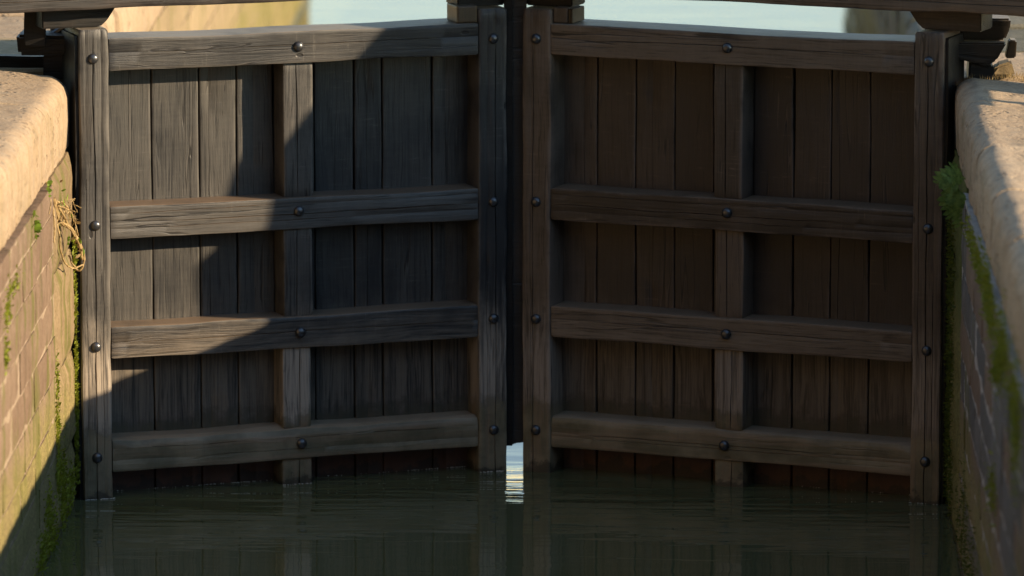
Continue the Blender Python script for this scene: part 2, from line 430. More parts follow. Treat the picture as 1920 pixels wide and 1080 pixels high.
def box_between(name, parent, mat, x0, x1, y0, y1, z0, z1, bev=0.0):
    me = box_mesh(abs(x1-x0), abs(y1-y0), abs(z1-z0), bev)
    return link(name, me, mat, parent, Matrix.Translation(((x0+x1)/2, (y0+y1)/2, (z0+z1)/2)))

# ------------------------------------------------------------------ water and banks
def sheet(name, x0, x1, y0, y1, z, mat, nx=1, ny=1):
    vs = [(x0+(x1-x0)*i/nx, y0+(y1-y0)*j/ny, z) for j in range(ny+1) for i in range(nx+1)]
    fs = [(j*(nx+1)+i, j*(nx+1)+i+1, (j+1)*(nx+1)+i+1, (j+1)*(nx+1)+i) for j in range(ny) for i in range(nx)]
    return tag(link(name, mesh_from(name, vs, fs), mat, smooth=False), kind='structure')
w = sheet('water', -60, 60, -70, 1500, 0.0, WATER)
def bank_block(x0, x1, y0, y1, z):
    me = box_mesh(x1-x0, y1-y0, z+1.5, 0)
    return tag(link('bank', me, BANK, None, Matrix.Translation(((x0+x1)/2, (y0+y1)/2, (z-1.5)/2)), smooth=False), kind='structure')
bank_block(-1500, -2.61, -1500, 20.6, 2.035)
bank_block(2.61, 1500, -1500, 2.6, 2.035)
bank_block(2.61, 1500, 2.604, 20.6, 1.45)
bank_block(-1500, -40, 20.604, 1500, 1.2)
bank_block(40, 1500, 20.604, 1500, 1.2)

# ------------------------------------------------------------------ lock gates
TH = R(21.336)
RAILS = [(2.090, 2.244), (1.272, 1.428), (0.684, 0.841), (0.131, 0.287)]
DR = 0.170
def lock_gate(side, timber, plank, seams, label):
    """Local x runs from hinge to mitre on the left leaf and the other way on the right; y goes into the gate."""
    g = empty('lock_gate', (side*1.93, 0, 0), -side*TH)
    tag(g, label, 'lock gate', 'pair of mitre lock gates')
    s = -side
    X = lambda u: s*u
    rng = random.Random(11+side)
    post = POSTWOOD if side < 0 else POSTWOODR
    # posts
    vtimber('heel_post', g, post, X(-0.152), X(0.0-0.003), -0.8, 2.297, -0.004, 0.27, bev=0.012,
            cracks=[(0.004, 0.02, 0.0032, 0.0, 1.0), (-0.035, 0.008, 0.0014, 0.3, 0.62), (0.045, 0.008, 0.0012, 0.45, 0.8)], amp=0.005, stations=60)
    vtimber('mitre_post', g, post, X(1.883), X(2.034), -0.8, 2.312, 0.0, 0.28, bev=0.011,
            cracks=[(-0.012 if side < 0 else 0.018, 0.016, 0.0022, 0.0, 0.97), (0.03, 0.006, 0.0012, 0.35, 0.6)], amp=0.005, stations=60)
    vtimber('heel_shade_strip', g, BLACKWOOD, X(-0.166), X(-0.1535), -0.8, 2.270, 0.018, 0.24, bev=0.004, amp=0.002)  # black strip added to paint the post's shaded outer side dark
    # rails
    for i, (z0, z1) in enumerate(RAILS):
        tbv = (0.005, 0.006, 0.007, 0.030)[i]
        cr = [(rng.uniform(-0.01, 0.03), 0.014, 0.0018, rng.uniform(0, 0.2), rng.uniform(0.75, 1.0))]
        if i in (1, 3): cr.append((rng.uniform(-0.04, -0.02), 0.008, 0.0013, rng.uniform(0.1, 0.4), rng.uniform(0.5, 0.8)))
        if i == 1: cr.append((0.048, 0.007, 0.0012, 0.05, 0.55))
        htimber('rail', g, timber, X(0.0), X(1.8815), z0, z1, 0.003*i, 0.24, bev=0.005, topbev=tbv, cracks=cr, amp=0.006, stations=56)
    # muntins between the rails
    zs = [(RAILS[1][1]-0.004, RAILS[0][0]+0.006), (RAILS[2][1]-0.004, RAILS[1][0]+0.006), (RAILS[3][1]-0.004, RAILS[2][0]+0.006), (-0.8, RAILS[3][0]+0.006)]
    mu = [(0.885, 1.033), (0.880, 1.028), (0.874, 1.022), (0.868, 1.018)]
    for i, (z0, z1) in enumerate(zs):
        vtimber('muntin', g, post, X(mu[i][0]), X(mu[i][1]), z0, z1, 0.026+rng.uniform(-0.004, 0.006), 0.21, bev=0.008,
                cracks=[(rng.choice((-0.012, 0.006, 0.014)), 0.018, 0.0026, 0.0, 1.0)], amp=0.005)
    # vertical planks
    for a, b in zip(seams, seams[1:]):
        wv = b-a
        cr = []
        if rng.random() < 0.45: cr.append((rng.uniform(-0.3, 0.3)*wv, 0.006, 0.0009, rng.uniform(0.3, 0.7), rng.uniform(0.75, 1.0)))
        vtimber('plank', g, plank, X(a+0.0040), X(b-0.0040), -0.8, 2.225, DR+rng.uniform(-0.003, 0.004), 0.062, bev=0.0035, cracks=cr, amp=0.004, stations=44)
    # tarred backing behind the plank joints
    box_between('backing_board', g, BLACKWOOD, X(0.005), X(1.878), 0.2425, 0.262, -0.8, 2.20)
    # bolts
    hz = [2.157, 1.347, 0.752, 0.207]; mz = [2.170, 1.362, 0.762, 0.208]; tz = [2.165, 1.356, 0.771, 0.212]
    for i in range(4):
        bolt(g, X(-0.080+rng.uniform(-0.004, 0.004)), hz[i], -0.004)
        bolt(g, X(0.956+rng.uniform(-0.006, 0.01)), mz[i], 0.0)
        bolt(g, X(1.960), tz[i], 0.0)
    # balance beam on its saddles
    htimber('balance_beam', g, BEAMWOOD if side < 0 else timber, X(-2.0), X(2.10), 2.397, 2.745, -0.05, 0.34, bev=0.016, topbev=0.02,
            cracks=[(-0.12, 0.012, 0.002, 0.05, 0.9), (-0.06, 0.01, 0.002, 0.3, 0.7)], amp=0.008, stations=80)
    sad = [(-0.31, 2.300), (-0.02, 2.300), (0.015, 2.330), (0.060, 2.390), (-0.31, 2.390)]
    link('saddle_block', prism_mesh([(X(p), q-0.0 if q < 2.36 else 2.396) for p, q in sad], 0.075, 0.25, 0.006), BLACKWOOD if side < 0 else timber, g)
    link('saddle_block', prism_mesh([(X(p), q) for p, q in ((1.80, 2.318), (2.045, 2.318), (2.045, 2.396), (1.80, 2.396))], 0.075, 0.25, 0.006), BLACKWOOD, g)
    # ochre packing piece wedged beside the mitre post
    if side < 0:
        vtimber('packing_block', g, OCHRE, X(1.772), X(1.879), 2.246, 2.330, 0.010, 0.15, bev=0.006, amp=0.004)
    else:
        vtimber('packing_block', g, timber, X(1.80), X(1.879), 2.246, 2.322, 0.020, 0.15, bev=0.006, amp=0.004)
        vtimber('packing_block', g, OCHRE, X(1.772), X(1.7985), 2.246, 2.318, 0.020, 0.15, bev=0.006, amp=0.004)
    return g

gl = lock_gate(-1, WOOD, PLANK, [-0.01, 0.26, 0.5, 0.691, 0.88, 1.09, 1.294, 1.44, 1.698, 1.92],
               'weathered dark timber lock gate beside the sunlit wall, partly in sun')
gr = lock_gate(1, WOODR, PLANKR, [-0.01, 0.279, 0.477, 0.672, 0.883, 1.089, 1.294, 1.499, 1.705, 1.92],
               'brown timber lock gate beside the shaded wall with the fern, wholly in shade')
# dark strip that closes the joint between the two mitre posts
bpy.context.view_layer.update()
foot = [(-0.056, 0.118), (-0.030, 0.118), (-0.020, 0.124), (-0.004, 0.126), (0.004, 0.131), (0.030, 0.133), (0.056, 0.140), (0.056, 2.46), (-0.056, 2.46)]
o = link('sealing_strip', prism_mesh(foot, 0.785, 0.845, 0.003), BEAMWOOD, gl); o.matrix_basis = gl.matrix_world.inverted()
o = link('sealing_strip', prism_mesh([(-0.050, 0.121), (-0.012, 0.121), (-0.014, 2.455), (-0.050, 2.455)], 0.765, 0.784, 0.003), BLACKWOOD, gl); o.matrix_basis = gl.matrix_world.inverted()
# ------------------------------------------------------------------ walls
def block_mesh(ly, hz, dep=0.07, seed=0.0, amp=0.006, rnd=0.010, ny=7, nz=4):
    """Facing stone: face looks along +X at x=0, spans y 0..ly, z 0..hz; softened arrises, uneven face."""
    vs, fs = [], []
    for j in range(nz+1):
        for i in range(ny+1):
            a, b = i/ny, j/nz
            y, z = a*ly, b*hz
            ed = min(min(a, 1-a)*ly, min(b, 1-b)*hz)
            x = -rnd*max(0.0, 1-ed/0.02)**2 + amp*nz3(y*7+seed, z*7, seed*1.7) + 0.5*amp*nz3(y*23+seed, z*23, seed)
            vs.append((x, y+0.0015*nz3(seed, z*9, a*3), z+0.0015*nz3(y*9, seed+3, b*3)))
    W = ny+1
    for j in range(nz):
        for i in range(ny): fs.append((j*W+i, j*W+i+1, (j+1)*W+i+1, (j+1)*W+i))
    loop = [i for i in range(W)]+[j*W+ny for j in range(1, nz+1)]+[nz*W+i for i in range(ny-1, -1, -1)]+[j*W for j in range(nz-1, 0, -1)]
    base = len(vs)
    for q in loop: vs.append((-dep, vs[q][1], vs[q][2]))
    n = len(loop)
    for k in range(n): fs.append((loop[k], base+k, base+(k+1) % n, loop[(k+1) % n]))
    return mesh_from('stone', vs, fs)

def coping_mesh(ly, width, z0, z1, rad, seed, tilt=0.0):
    """Coping with a worn bull nose towards +X; x=0 is the nose face, spans y 0..ly."""
    prof = [(-width, z0), (-width, z1), (-width*0.6, z1+0.004), (-width*0.36, z1), (-rad-0.03, z1-0.002)]
    for k in range(7):
        a = R(90-15*k); prof.append((-rad+rad*math.cos(a), z1-rad*1.0+rad*math.sin(a)))
    prof += [(0.001, (z0*0.55+z1*0.45)), (0.0, z0+0.03), (-0.006, z0+0.010), (-0.020, z0)]
    n = max(6, int(ly/0.022)); ys = [0, 0.012]+[ly*i/n for i in range(1, n)]+[ly-0.012, ly]
    vs, fs = [], []
    for i, y in enumerate(ys):
        end = 1 if i in (0, len(ys)-1) else 0
        for (x, z) in prof:
            f = 1.0 if x > -width*0.7 else 0.0
            ch = max(0.0, nz3(y*6+seed, z*6, x*6+3)-0.25)
            dx = 0.010*nz3(y*3+seed, z*4, x*4)+(0.005 if seed > -20 and tilt > 0 else 0.008)*nz3(y*16+seed, z*12, x*12)-0.04*ch+0.0028*math.sin(y*64+4*nz3(y*2, seed, z*3))*max(0.0, nz3(y*1.7, seed, 7.7)+0.35)
            dz = tilt*max(0.0, -x-rad)+0.006*nz3(y*4, z*4+seed, x*6)+0.003*nz3(y*17, seed, x*17)
            xx, zz = x+dx*f-0.014*end*f, z+dz*f*(1 if z > z0+0.1 else 0.5)-(0.014*end if z > z1-rad-0.01 else 0)-0.012*ch*f
            vs.append((xx, y, zz))
    m = len(prof)
    for i in range(len(ys)-1):
        for j in range(m):
            a, b = i*m+j, i*m+(j+1) % m
            fs.append((a, b, b+m, a+m))
    fs.append(tuple(range(m-1, -1, -1))); fs.append(tuple(range((len(ys)-1)*m, len(ys)*m)))
    me = mesh_from('coping', vs, fs)
    bm = bmesh.new(); bm.from_mesh(me); bmesh.ops.recalc_face_normals(bm, faces=bm.faces); bm.to_mesh(me); bm.free()
    return me

COURSE = [-0.180, 0.022, 0.214, 0.406, 0.598, 0.790, 0.983, 1.175, 1.370, 1.565, 1.700]
LEN = [0.50, 0.62, 0.78, 0.95]
VARS = {}
def variant(ln, h, r, amp=0.006, ny=7, nzc=4):
    key = (ln, round(h, 3), r)
    if key not in VARS: VARS[key] = block_mesh(ln-0.005, h-0.011, seed=ln*37+h*91+r*13.7, amp=amp, rnd=0.004, ny=ny, nz=nzc)
    return VARS[key]

def lock_wall(side, label, joints, cop_z0, xc):
    """Local frame: face looks along +X, y forward; the right wall is turned half round."""
    wl_ = empty('lock_wall', (side*2.11, 0, 0), 0 if side < 0 else math.pi)
    tag(wl_, label, 'lock wall', 'stone walls of the lock')
    sy = 1 if side < 0 else -1                    # world y = sy * local y
    rng = random.Random(5 if side < 0 else 8)
    YW0, YW1 = -6.6, (-1.0 if side < 0 else -1.28)
    def place(me, name, mat, wy0, ln, z, dx=0.0):
        ly = wy0 if sy > 0 else -(wy0+ln)
        return link(name, me, mat, wl_, Matrix.Translation((dx, ly, z)))
    # coursed stone, each block a part
    for ci, (z0, z1) in enumerate(zip(COURSE, COURSE[1:])):
        y = YW1 - 0.004
        if ci % 2: 
            y -= 0.0
        first = True
        while y > YW0:
            ln = rng.choice(LEN)
            if first and ci % 2: ln = 0.34
            first = False
            o = place(variant(ln, z1-z0, rng.randrange(3)), 'stone_block', BLOCK if side < 0 else BLOCKR, y-ln, ln-0.002, z0+0.004, rng.uniform(-0.001, 0.005))
            y -= ln
    # tall quoin stones next to the gate
    zq = [-0.20, 0.30, 0.74, 1.24, cop_z0+0.012]
    for z0, z1 in zip(zq, zq[1:]):
        ln = -YW1-0.006
        me = block_mesh(ln-0.01, z1-z0-0.005, 0.10, seed=z0*31+side, amp=0.012, rnd=0.02, ny=14, nz=8)
        place(me, 'quoin_stone', QUOIN if side < 0 else MOSSQUOIN, YW1+0.006, ln-0.01, z0+0.002, rng.uniform(-0.003, 0.003))
    # mortar bed behind the faces
    y0, y1 = (YW0, YW1+0.02) if sy > 0 else (-(YW1+0.02), -YW0)
    box_between('mortar', wl_, MORTAR if side < 0 else MORTARR, -0.5, -0.004, y0, y1, -1.2, cop_z0-0.01)
    y0, y1 = (YW1-0.05, -0.008) if sy > 0 else (0.008, -(YW1-0.05))
    box_between('wall_core', wl_, QUOIN, -0.5, -0.03, y0, y1, -1.2, cop_z0-0.01)
    y0, y1 = (-0.02, 0.50) if sy > 0 else (-0.50, 0.02)
    box_between('wall_core', wl_, QUOIN, -0.5, -0.24, y0, y1, -1.2, cop_z0-0.01)        # hollow quoin behind the heel post
    y0, y1 = (-30, YW0-0.01) if sy > 0 else (-YW0+0.01, 30)
    box_between('wall_core', wl_, DARKBRICK, -0.5, -0.002, y0, y1, -1.2, cop_z0-0.01)
    # coping stones
    for a, b in zip(joints, joints[1:]):
        ln = a-b-0.010
        me = coping_mesh(ln, 0.62, cop_z0, 2.062+rng.uniform(-0.004, 0.006), 0.095, seed=a*13.1+side*3, tilt=0.10 if side < 0 else -0.10)
        place(me, 'coping_stone', COPING if side < 0 else COPINGR, b+0.005, ln, 0.0, xc+rng.uniform(-0.004, 0.004))
    return wl_
wallL = lock_wall(-1, 'sunlit sandstone lock wall with rounded coping and dry weeds', [0.06, -1.0, -1.88, -2.72, -3.6, -4.6, -5.6, -6.6], 1.695, -0.028)
wallR = lock_wall(1, 'shaded mossy stone lock wall with the fern under its coping', [0.10, -0.72, -2.12, -3.45, -4.7, -5.9, -7.1, -8.2], 1.72, -0.022)

def chamber_wall(side, label, y_start, top):
    cw = empty('chamber_wall', (side*2.14, 0, 0), 0 if side < 0 else math.pi)
    tag(cw, label, 'lock wall', 'stone walls of the lock')
    sy = 1 if side < 0 else -1
    rng = random.Random(21 if side < 0 else 22)
    zc = [-0.15+(top-0.39+0.15)*i/7 for i in range(8)]
    def place(me, name, mat, wy0, ln, z, dx=0.0):
        return link(name, me, mat, cw, Matrix.Translation((dx, wy0 if sy > 0 else -(wy0+ln), z)))
    for ci, (z0, z1) in enumerate(zip(zc, zc[1:])):
        y = y_start + (0 if ci % 2 else 0.3)
        while y < 20:
            ln = rng.choice((0.7, 0.9, 1.1))
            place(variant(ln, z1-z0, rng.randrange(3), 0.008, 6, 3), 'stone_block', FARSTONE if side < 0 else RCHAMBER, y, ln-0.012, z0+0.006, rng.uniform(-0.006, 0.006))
            y += ln
    a, b = (0.503, 20.5) if sy > 0 else (-20.5, -0.503)
    box_between('mortar', cw, MORTAR, -0.5, -0.010, a, b, -1.2, top-0.39)
    y = 0.30
    while y < 20:
        ln = rng.choice((0.46, 0.9, 1.2)) if y < 3 else rng.choice((1.1, 1.4))
        me = coping_mesh(ln-0.02, 0.75, (1.67 if y < 2.2 else top-0.38), (2.05 if y < 2.2 else top)+rng.uniform(-0.012, 0.02), 0.10, seed=y*7.7+side)
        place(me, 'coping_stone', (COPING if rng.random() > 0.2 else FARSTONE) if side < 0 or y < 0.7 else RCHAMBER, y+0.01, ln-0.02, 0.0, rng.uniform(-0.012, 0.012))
        y += ln
    return cw
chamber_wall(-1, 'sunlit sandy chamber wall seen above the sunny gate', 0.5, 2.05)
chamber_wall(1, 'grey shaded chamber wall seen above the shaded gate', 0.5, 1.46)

# ------------------------------------------------------------------ gate anchors on the copings
def part(name, parent, mat, x0, x1, y0, y1, z0, z1, bev=0.008, amp=0.004, rot=0.0):
    me = box_mesh(x1-x0, y1-y0, z1-z0, bev, amp, 2, x0*11+z0*7)
    return link(name, me, mat, parent, Matrix.Translation(((x0+x1)/2, (y0+y1)/2, (z0+z1)/2)) @ Matrix.Rotation(rot, 4, 'Y'))
aL = empty('gate_anchor', (-2.25, 0.2, 2.06))
tag(aL, 'dark timber and iron gate anchor beside the sunlit heel post', 'gate anchor', 'anchors holding the heel posts')
def P3(parent, p): return Vector(p)-parent.location
def apart(a, name, mat, x0, x1, y0, y1, z0, z1, **kw):
    l = a.location
    return part(name, a, mat, x0-l.x, x1-l.x, y0-l.y, y1-l.y, z0-l.z, z1-l.z, **kw)
apart(aL, 'collar_block', BLACKWOOD, -2.385, -2.10, 0.12, 0.30, 2.150, 2.252, bev=0.014, amp=0.012)
apart(aL, 'support_block', BLACKWOOD, -2.265, -2.08, 0.16, 0.42, 2.03, 2.158)
apart(aL, 'anchor_plate', BLACKWOOD, -2.345, -2.245, 0.07, 0.11, 2.20, 2.375, bev=0.006)
link('tie_bar', tube_mesh([P3(aL, p) for p in ((-2.30, 0.28, 2.365), (-2.245, 0.27, 2.345), (-2.225, 0.26, 2.29), (-2.215, 0.25, 2.25))], [0.02]*4, 8), IRON, aL)
link('tie_bar', tube_mesh([P3(aL, p) for p in ((-2.22, 0.20, 2.245), (-2.14, 0.19, 2.30))], [0.016]*2, 8), IRON, aL)
aL2 = apart(aL, 'gap_shade_bar', BLACKWOOD, -2.62, -2.20, 0.36, 0.46, 2.055, 2.115)  # black bar standing in for the shadowed gap between copings
aR = empty('gate_anchor', (2.27, 0.2, 2.06))
tag(aR, 'black wedge-shaped gate anchor beside the shaded heel post', 'gate anchor', 'anchors holding the heel posts')
def rp(pts, y0, y1, name, mat, bev=0.01):
    l = aR.location
    return link(name, prism_mesh([(x-l.x, z-l.z) for x, z in pts], y0-l.y, y1-l.y, bev), mat, aR)
rp([(2.14, 2.236), (2.372, 2.236), (2.395, 2.29), (2.40, 2.34), (2.02, 2.34), (2.06, 2.25)], 0.16, 0.34, 'anchor_plate', BLACKWOOD)
rp([(2.145, 2.150), (2.285, 2.118), (2.330, 2.145), (2.378, 2.231), (2.138, 2.231), (2.128, 2.17)], 0.10, 0.30, 'collar_block', BLACKWOOD)
rp([(2.196, 2.04), (2.33, 2.04), (2.315, 2.122), (2.285, 2.114), (2.20, 2.14)], 0.14, 0.36, 'support_block', BLACKWOOD)
rp([(2.374, 2.150), (2.424, 2.152), (2.428, 2.236), (2.392, 2.240)], 0.14, 0.24, 'packing_block', OCHRE, 0.006)
rp([(2.30, 2.045), (2.43, 2.045), (2.41, 2.12), (2.34, 2.10)], 0.26, 0.40, 'loose_stone', FARSTONE, 0.012)

# ------------------------------------------------------------------ unseen board added on the bank, outline cut to shade the sunny gate
nb = empty('shade_board', (4.3, -0.96, 2.035))
tag(nb, 'unseen timber board on two posts, added to shade the sunny gate', 'shade board')
pl = [(-1.49, 2.801), (-1.498, 2.871), (-1.557, 2.891), (-1.562, 3.231), (-1.498, 3.271), (-1.482, 3.351), (-1.468, 3.481), (-1.427, 3.641), (-1.323, 3.771), (-1.168, 3.967), (-1.012, 4.111), (-0.472, 4.111), (-0.472, 2.801)]
link('panel', prism_mesh([(y+0.96, z-2.035) for y, z in pl], -0.02, 0.02, 0.0), BOARDMAT, nb, Matrix.Rotation(R(90), 4, 'Z'))
for yy in (-1.30, -0.62):
    box_between('post', nb, BOARDMAT, 0.022, 0.067, yy+0.96-0.03, yy+0.96+0.03, 0.0, 1.6)

# ------------------------------------------------------------------ moss, foam
def blades(name, mat, spots, seed, label=None):
    """spots: (centre, spread xyz, count, size, outward) ; small pointed moss leaves, one object"""
    rng = random.Random(seed); vs, fs = [], []
    for (c, sp, n, size, out) in spots:
        for _ in range(n):
            p = Vector((c[0]+rng.gauss(0, sp[0]), c[1]+rng.gauss(0, sp[1]), c[2]+rng.gauss(0, sp[2])))
            d = (Vector(out)+Vector((rng.uniform(-0.7, 0.7), rng.uniform(-0.8, 0.8), rng.uniform(-0.5, 0.9)))).normalized()
            u = d.cross(Vector((rng.random(), rng.random(), rng.random()))).normalized()
            s = size*rng.uniform(0.6, 1.5); k = len(vs)
            vs += [p-u*s*0.35, p+d*s*0.55+u*s*0.28*rng.uniform(0.4, 1), p+d*s, p+d*s*0.4-u*s*0.32+Vector((0, 0, -0.1*s)), ]
            fs.append((k, k+1, k+2, k+3))
    return tag(link(name, mesh_from(name, vs, fs), mat, smooth=False), label, None, None, 'stuff')
# bright fringe down the left quoin edge and clumps in the joints
L, Rr = -2.112, 2.112
rng = random.Random(3)
sp = []
for i in range(44):
    z = 0.10+i*0.028+rng.uniform(-0.01, 0.01)
    a = 0.35+0.65*max(0.0, nz3(z*5, 3.3, 1.0)+0.45)
    if z > 0.95: a *= 0.5
    sp.append(((L+0.004, -0.03+rng.uniform(-0.02, 0.01), z), (0.004, 0.03, 0.012), int(70*a), 0.018, (0.8, 0.1, 0.2)))
for (y, z, n, s1, s2) in ((-0.95, 0.30, 260, .05, .06), (-0.98, 0.52, 200, .03, .06), (-1.0, 0.75, 120, .02, .08), (-0.4, 0.12, 300, .12, .06), (-0.75, 0.12, 300, .08, .07),
                          (-1.3, 0.10, 300, .12, .06), (-1.75, 0.09, 320, .14, .05), (-3.17, 1.45, 140, .05, .03), (-3.23, 1.28, 120, .03, .03), (-0.7, .25, 160, .06, .08), (-1.45, .22, 200, .08, .07), (-2.9, 1.52, 120, .2, .03)):
    sp.append(((L+0.003, y, z), (0.004, s1, s2), n, 0.017, (0.8, 0, 0.3)))
blades('moss', MOSS, sp, 41, 'bright green moss on the sunlit lock wall')
sp = []
for i in range(70):
    z = 0.06+i*0.0225
    for yy in (-0.06, -0.28, -0.55):
        a = 0.5+0.9*nz3(z*3.1, yy*4, 8.0)
        if a > 0: sp.append(((Rr-0.004, yy+rng.uniform(-0.05, 0.05), z), (0.004, 0.07, 0.012), int(34*a), 0.020, (-0.8, 0.1, 0.2)))
for (y, z, n, s1, s2) in ((-1.96, 0.34, 200, .2, .10), (-2.75, 0.29, 260, .3, .10), (-1.5, .2, 200, .2, .08), (-2.3, .16, 240, .4, .06), (-3.4, .2, 200, .4, .08)):
    sp.append(((Rr-0.003, y, z), (0.004, s1, s2), n, 0.016, (-0.8, 0, 0.3)))
blades('moss', ALGAE, sp, 42, 'dark green moss down the shaded lock wall')
sp = []
for (y, z, n, s1, s2) in ((-4.05, 1.72, 420, .12, .05), (-3.4, 1.71, 260, .2, .04), (-5.35, 1.70, 420, .18, .07), (-5.0, 1.60, 220, .1, .07), (-4.84, 1.52, 240, .10, .03),
                          (-4.66, 0.99, 200, .12, .05), (-6.3, 1.68, 420, .2, .09), (-6.35, 1.5, 300, .15, .1), (-4.4, 1.66, 260, .2, .05), (-3.0, 1.69, 160, .2, .03), (-2.4, 1.69, 120, .2, .03)):
    sp.append(((Rr-0.010, y, z), (0.008, s1, s2), n, 0.022, (-0.8, 0, 0.3)))
blades('moss', MOSS, sp, 43, 'bright moss patches under the shaded coping')

def foam_line():
    rng = random.Random(77); vs, fs = [], []
    def dot(p, r):
        k = len(vs)
        for ring, (rr, h) in enumerate(((1.0, 0.0), (0.7, 0.6))):
            for a in range(6): vs.append((p.x+r*rr*math.cos(a*1.047), p.y+r*rr*math.sin(a*1.047), 0.002+r*h))
        for a in range(6): fs.append((k+a, k+(a+1) % 6, k+6+(a+1) % 6, k+6+a))
        fs.append(tuple(k+6+a for a in range(6)))
    ct, st = math.cos(TH), math.sin(TH)
    def along(side, u0, u1, dep, n, r):
        for _ in range(n):
            u = rng.uniform(u0, u1)
            if nz3(u*9, side, dep*3) < -0.05 and rng.random() < 0.7: continue
            y = dep-0.004-abs(rng.gauss(0, 0.006))
            dot(Vector((side*1.93-side*u*ct+side*st*y, u*st+ct*y, 0)), r*rng.uniform(0.5, 1.4))
    along(-1, 0.02, 0.87, DR, 150, 0.0032); along(-1, 1.02, 1.87, DR, 130, 0.0036)
    along(-1, -0.15, 0.0, -0.004, 34, 0.004); along(-1, 0.87, 1.02, 0.03, 26, 0.003); along(-1, 1.89, 2.03, 0.0, 24, 0.004)
    along(1, -0.15, 0.0, -0.004, 14, 0.003); along(1, 0.05, 0.85, DR, 22, 0.0025)
    return tag(link('foam', mesh_from('foam', vs, fs), FOAM), 'pale scum along the waterline of the gates', None, None, 'stuff')
foam_line()

# ------------------------------------------------------------------ fern
def frond_mesh(base, d, length, droop, rng):
    vs, fs = [], []
    pts = []
    p = Vector(base); v = Vector(d).normalized()
    n = 6
    for i in range(n+1):
        pts.append(p.copy()); p += v*length/n; v = (v+Vector((0, 0, -droop/n))).normalized()
    for i in range(n):
        a, b = pts[i], pts[i+1]; t = (b-a).normalized(); s = t.cross(Vector((0.1, -0.9, 0.45))).normalized(); nn = s.cross(t)
        k = len(vs); r = 0.0022*(1-i/n)+0.0006
        vs += [a-s*r, a+s*r, b+s*r*0.9, b-s*r*0.9]; fs.append((k, k+1, k+2, k+3))
        if i < 1: continue
        f = math.sin(math.pi*min(1, (i+1.2)/(n+1.5)))**0.8
        L_ = 0.055*f*rng.uniform(0.85, 1.15)+0.008
        for sg in (-1, 1):
            dr = (s*sg*0.9+t*0.55+nn*rng.uniform(-0.25, 0.25)).normalized(); wv = (t-dr*t.dot(dr)).normalized()*L_*0.22
            k = len(vs)
            vs += [a, a+dr*L_*0.35+wv, a+dr*L_*0.72+wv*0.8, a+dr*L_, a+dr*L_*0.66-wv*0.7, a+dr*L_*0.3-wv*0.8]
            fs.append((k, k+1, k+2, k+3, k+4, k+5))
    return mesh_from('frond', vs, fs)
fern = empty('fern', (2.112, -1.20, 1.78))
tag(fern, 'small green fern growing from the shaded wall beside the gate', 'fern')
rng = random.Random(9)
for i in range(9):
    t = i/8
    d = (-rng.uniform(0.15, 0.8), rng.uniform(-0.8, 0.1), 0.45-1.35*t+rng.uniform(-0.15, 0.15))
    link('frond', frond_mesh((rng.uniform(-0.015, 0.005), rng.uniform(-0.30, 0.30), 0.03-0.13*t+rng.uniform(-0.02, 0.02)), d, rng.uniform(0.08, 0.155), rng.uniform(0.8, 2.4), rng), FERN, fern, smooth=False)

# ------------------------------------------------------------------ dry trailing plant and green weeds on the sunlit wall
vine = empty('dry_vine', (-2.12, -0.9, 1.66))
tag(vine, 'withered tan creeper hanging in loops beside the sunlit heel post', 'dry plant')
def stem(pts, r0, r1, name='stem', mat=DRY):
    P = [Vector(p)-vine.location for p in pts]
    Q = []
    for i in range(len(P)-1):                       # Catmull-Rom
        p0, p1, p2, p3 = P[max(i-1, 0)], P[i], P[i+1], P[min(i+2, len(P)-1)]
        for k in range(6):
            t = k/6
            Q.append(0.5*((2*p1)+(p2-p0)*t+(2*p0-5*p1+4*p2-p3)*t*t+(3*p1-p0-3*p2+p3)*t**3))
    Q.append(P[-1])
    Q = [q+Vector((0.003*nz3(i*0.7, 1, r0*900), 0.003*nz3(i*0.7, 7, r0*900), 0.004*nz3(i*0.7, 4, r0*900))) for i, q in enumerate(Q)]
    link(name, tube_mesh(Q, [r0+(r1-r0)*i/(len(Q)-1) for i in range(len(Q))], 7), mat, vine)
stem([(-2.125, -0.95, 1.70), (-2.11, -0.90, 1.60), (-2.085, -0.80, 1.52), (-2.07, -0.65, 1.44), (-2.035, -0.55, 1.36), (-2.015, -0.5, 1.27), (-2.03, -0.5, 1.205), (-2.06, -0.5, 1.22), (-2.085, -0.52, 1.28)], 0.006, 0.0045)
stem([(-2.115, -0.95, 1.62), (-2.095, -0.85, 1.50), (-2.06, -0.7, 1.44), (-2.045, -0.6, 1.38), (-2.03, -0.55, 1.33), (-2.022, -0.52, 1.26)], 0.011, 0.007)
stem([(-2.12, -0.9, 1.56), (-2.10, -0.85, 1.44), (-2.10, -0.8, 1.36), (-2.09, -0.7, 1.28), (-2.075, -0.6, 1.235), (-2.05, -0.55, 1.225), (-2.02, -0.52, 1.235)], 0.005, 0.0035)
stem([(-2.11, -0.9, 1.60), (-2.08, -0.75, 1.56), (-2.06, -0.65, 1.50), (-2.05, -0.6, 1.45)], 0.006, 0.003)
stem([(-2.10, -0.92, 1.58), (-2.07, -0.7, 1.53), (-2.055, -0.62, 1.49), (-2.04, -0.6, 1.42), (-2.035, -0.6, 1.40)], 0.004, 0.002)
stem([(-2.13, -1.05, 1.66), (-2.115, -1.0, 1.60), (-2.105, -1.0, 1.50), (-2.105, -1.02, 1.42)], 0.006, 0.004)
stem([(-2.13, -1.1, 1.72), (-2.11, -1.15, 1.66), (-2.10, -1.2, 1.63), (-2.10, -1.3, 1.60)], 0.004, 0.002)
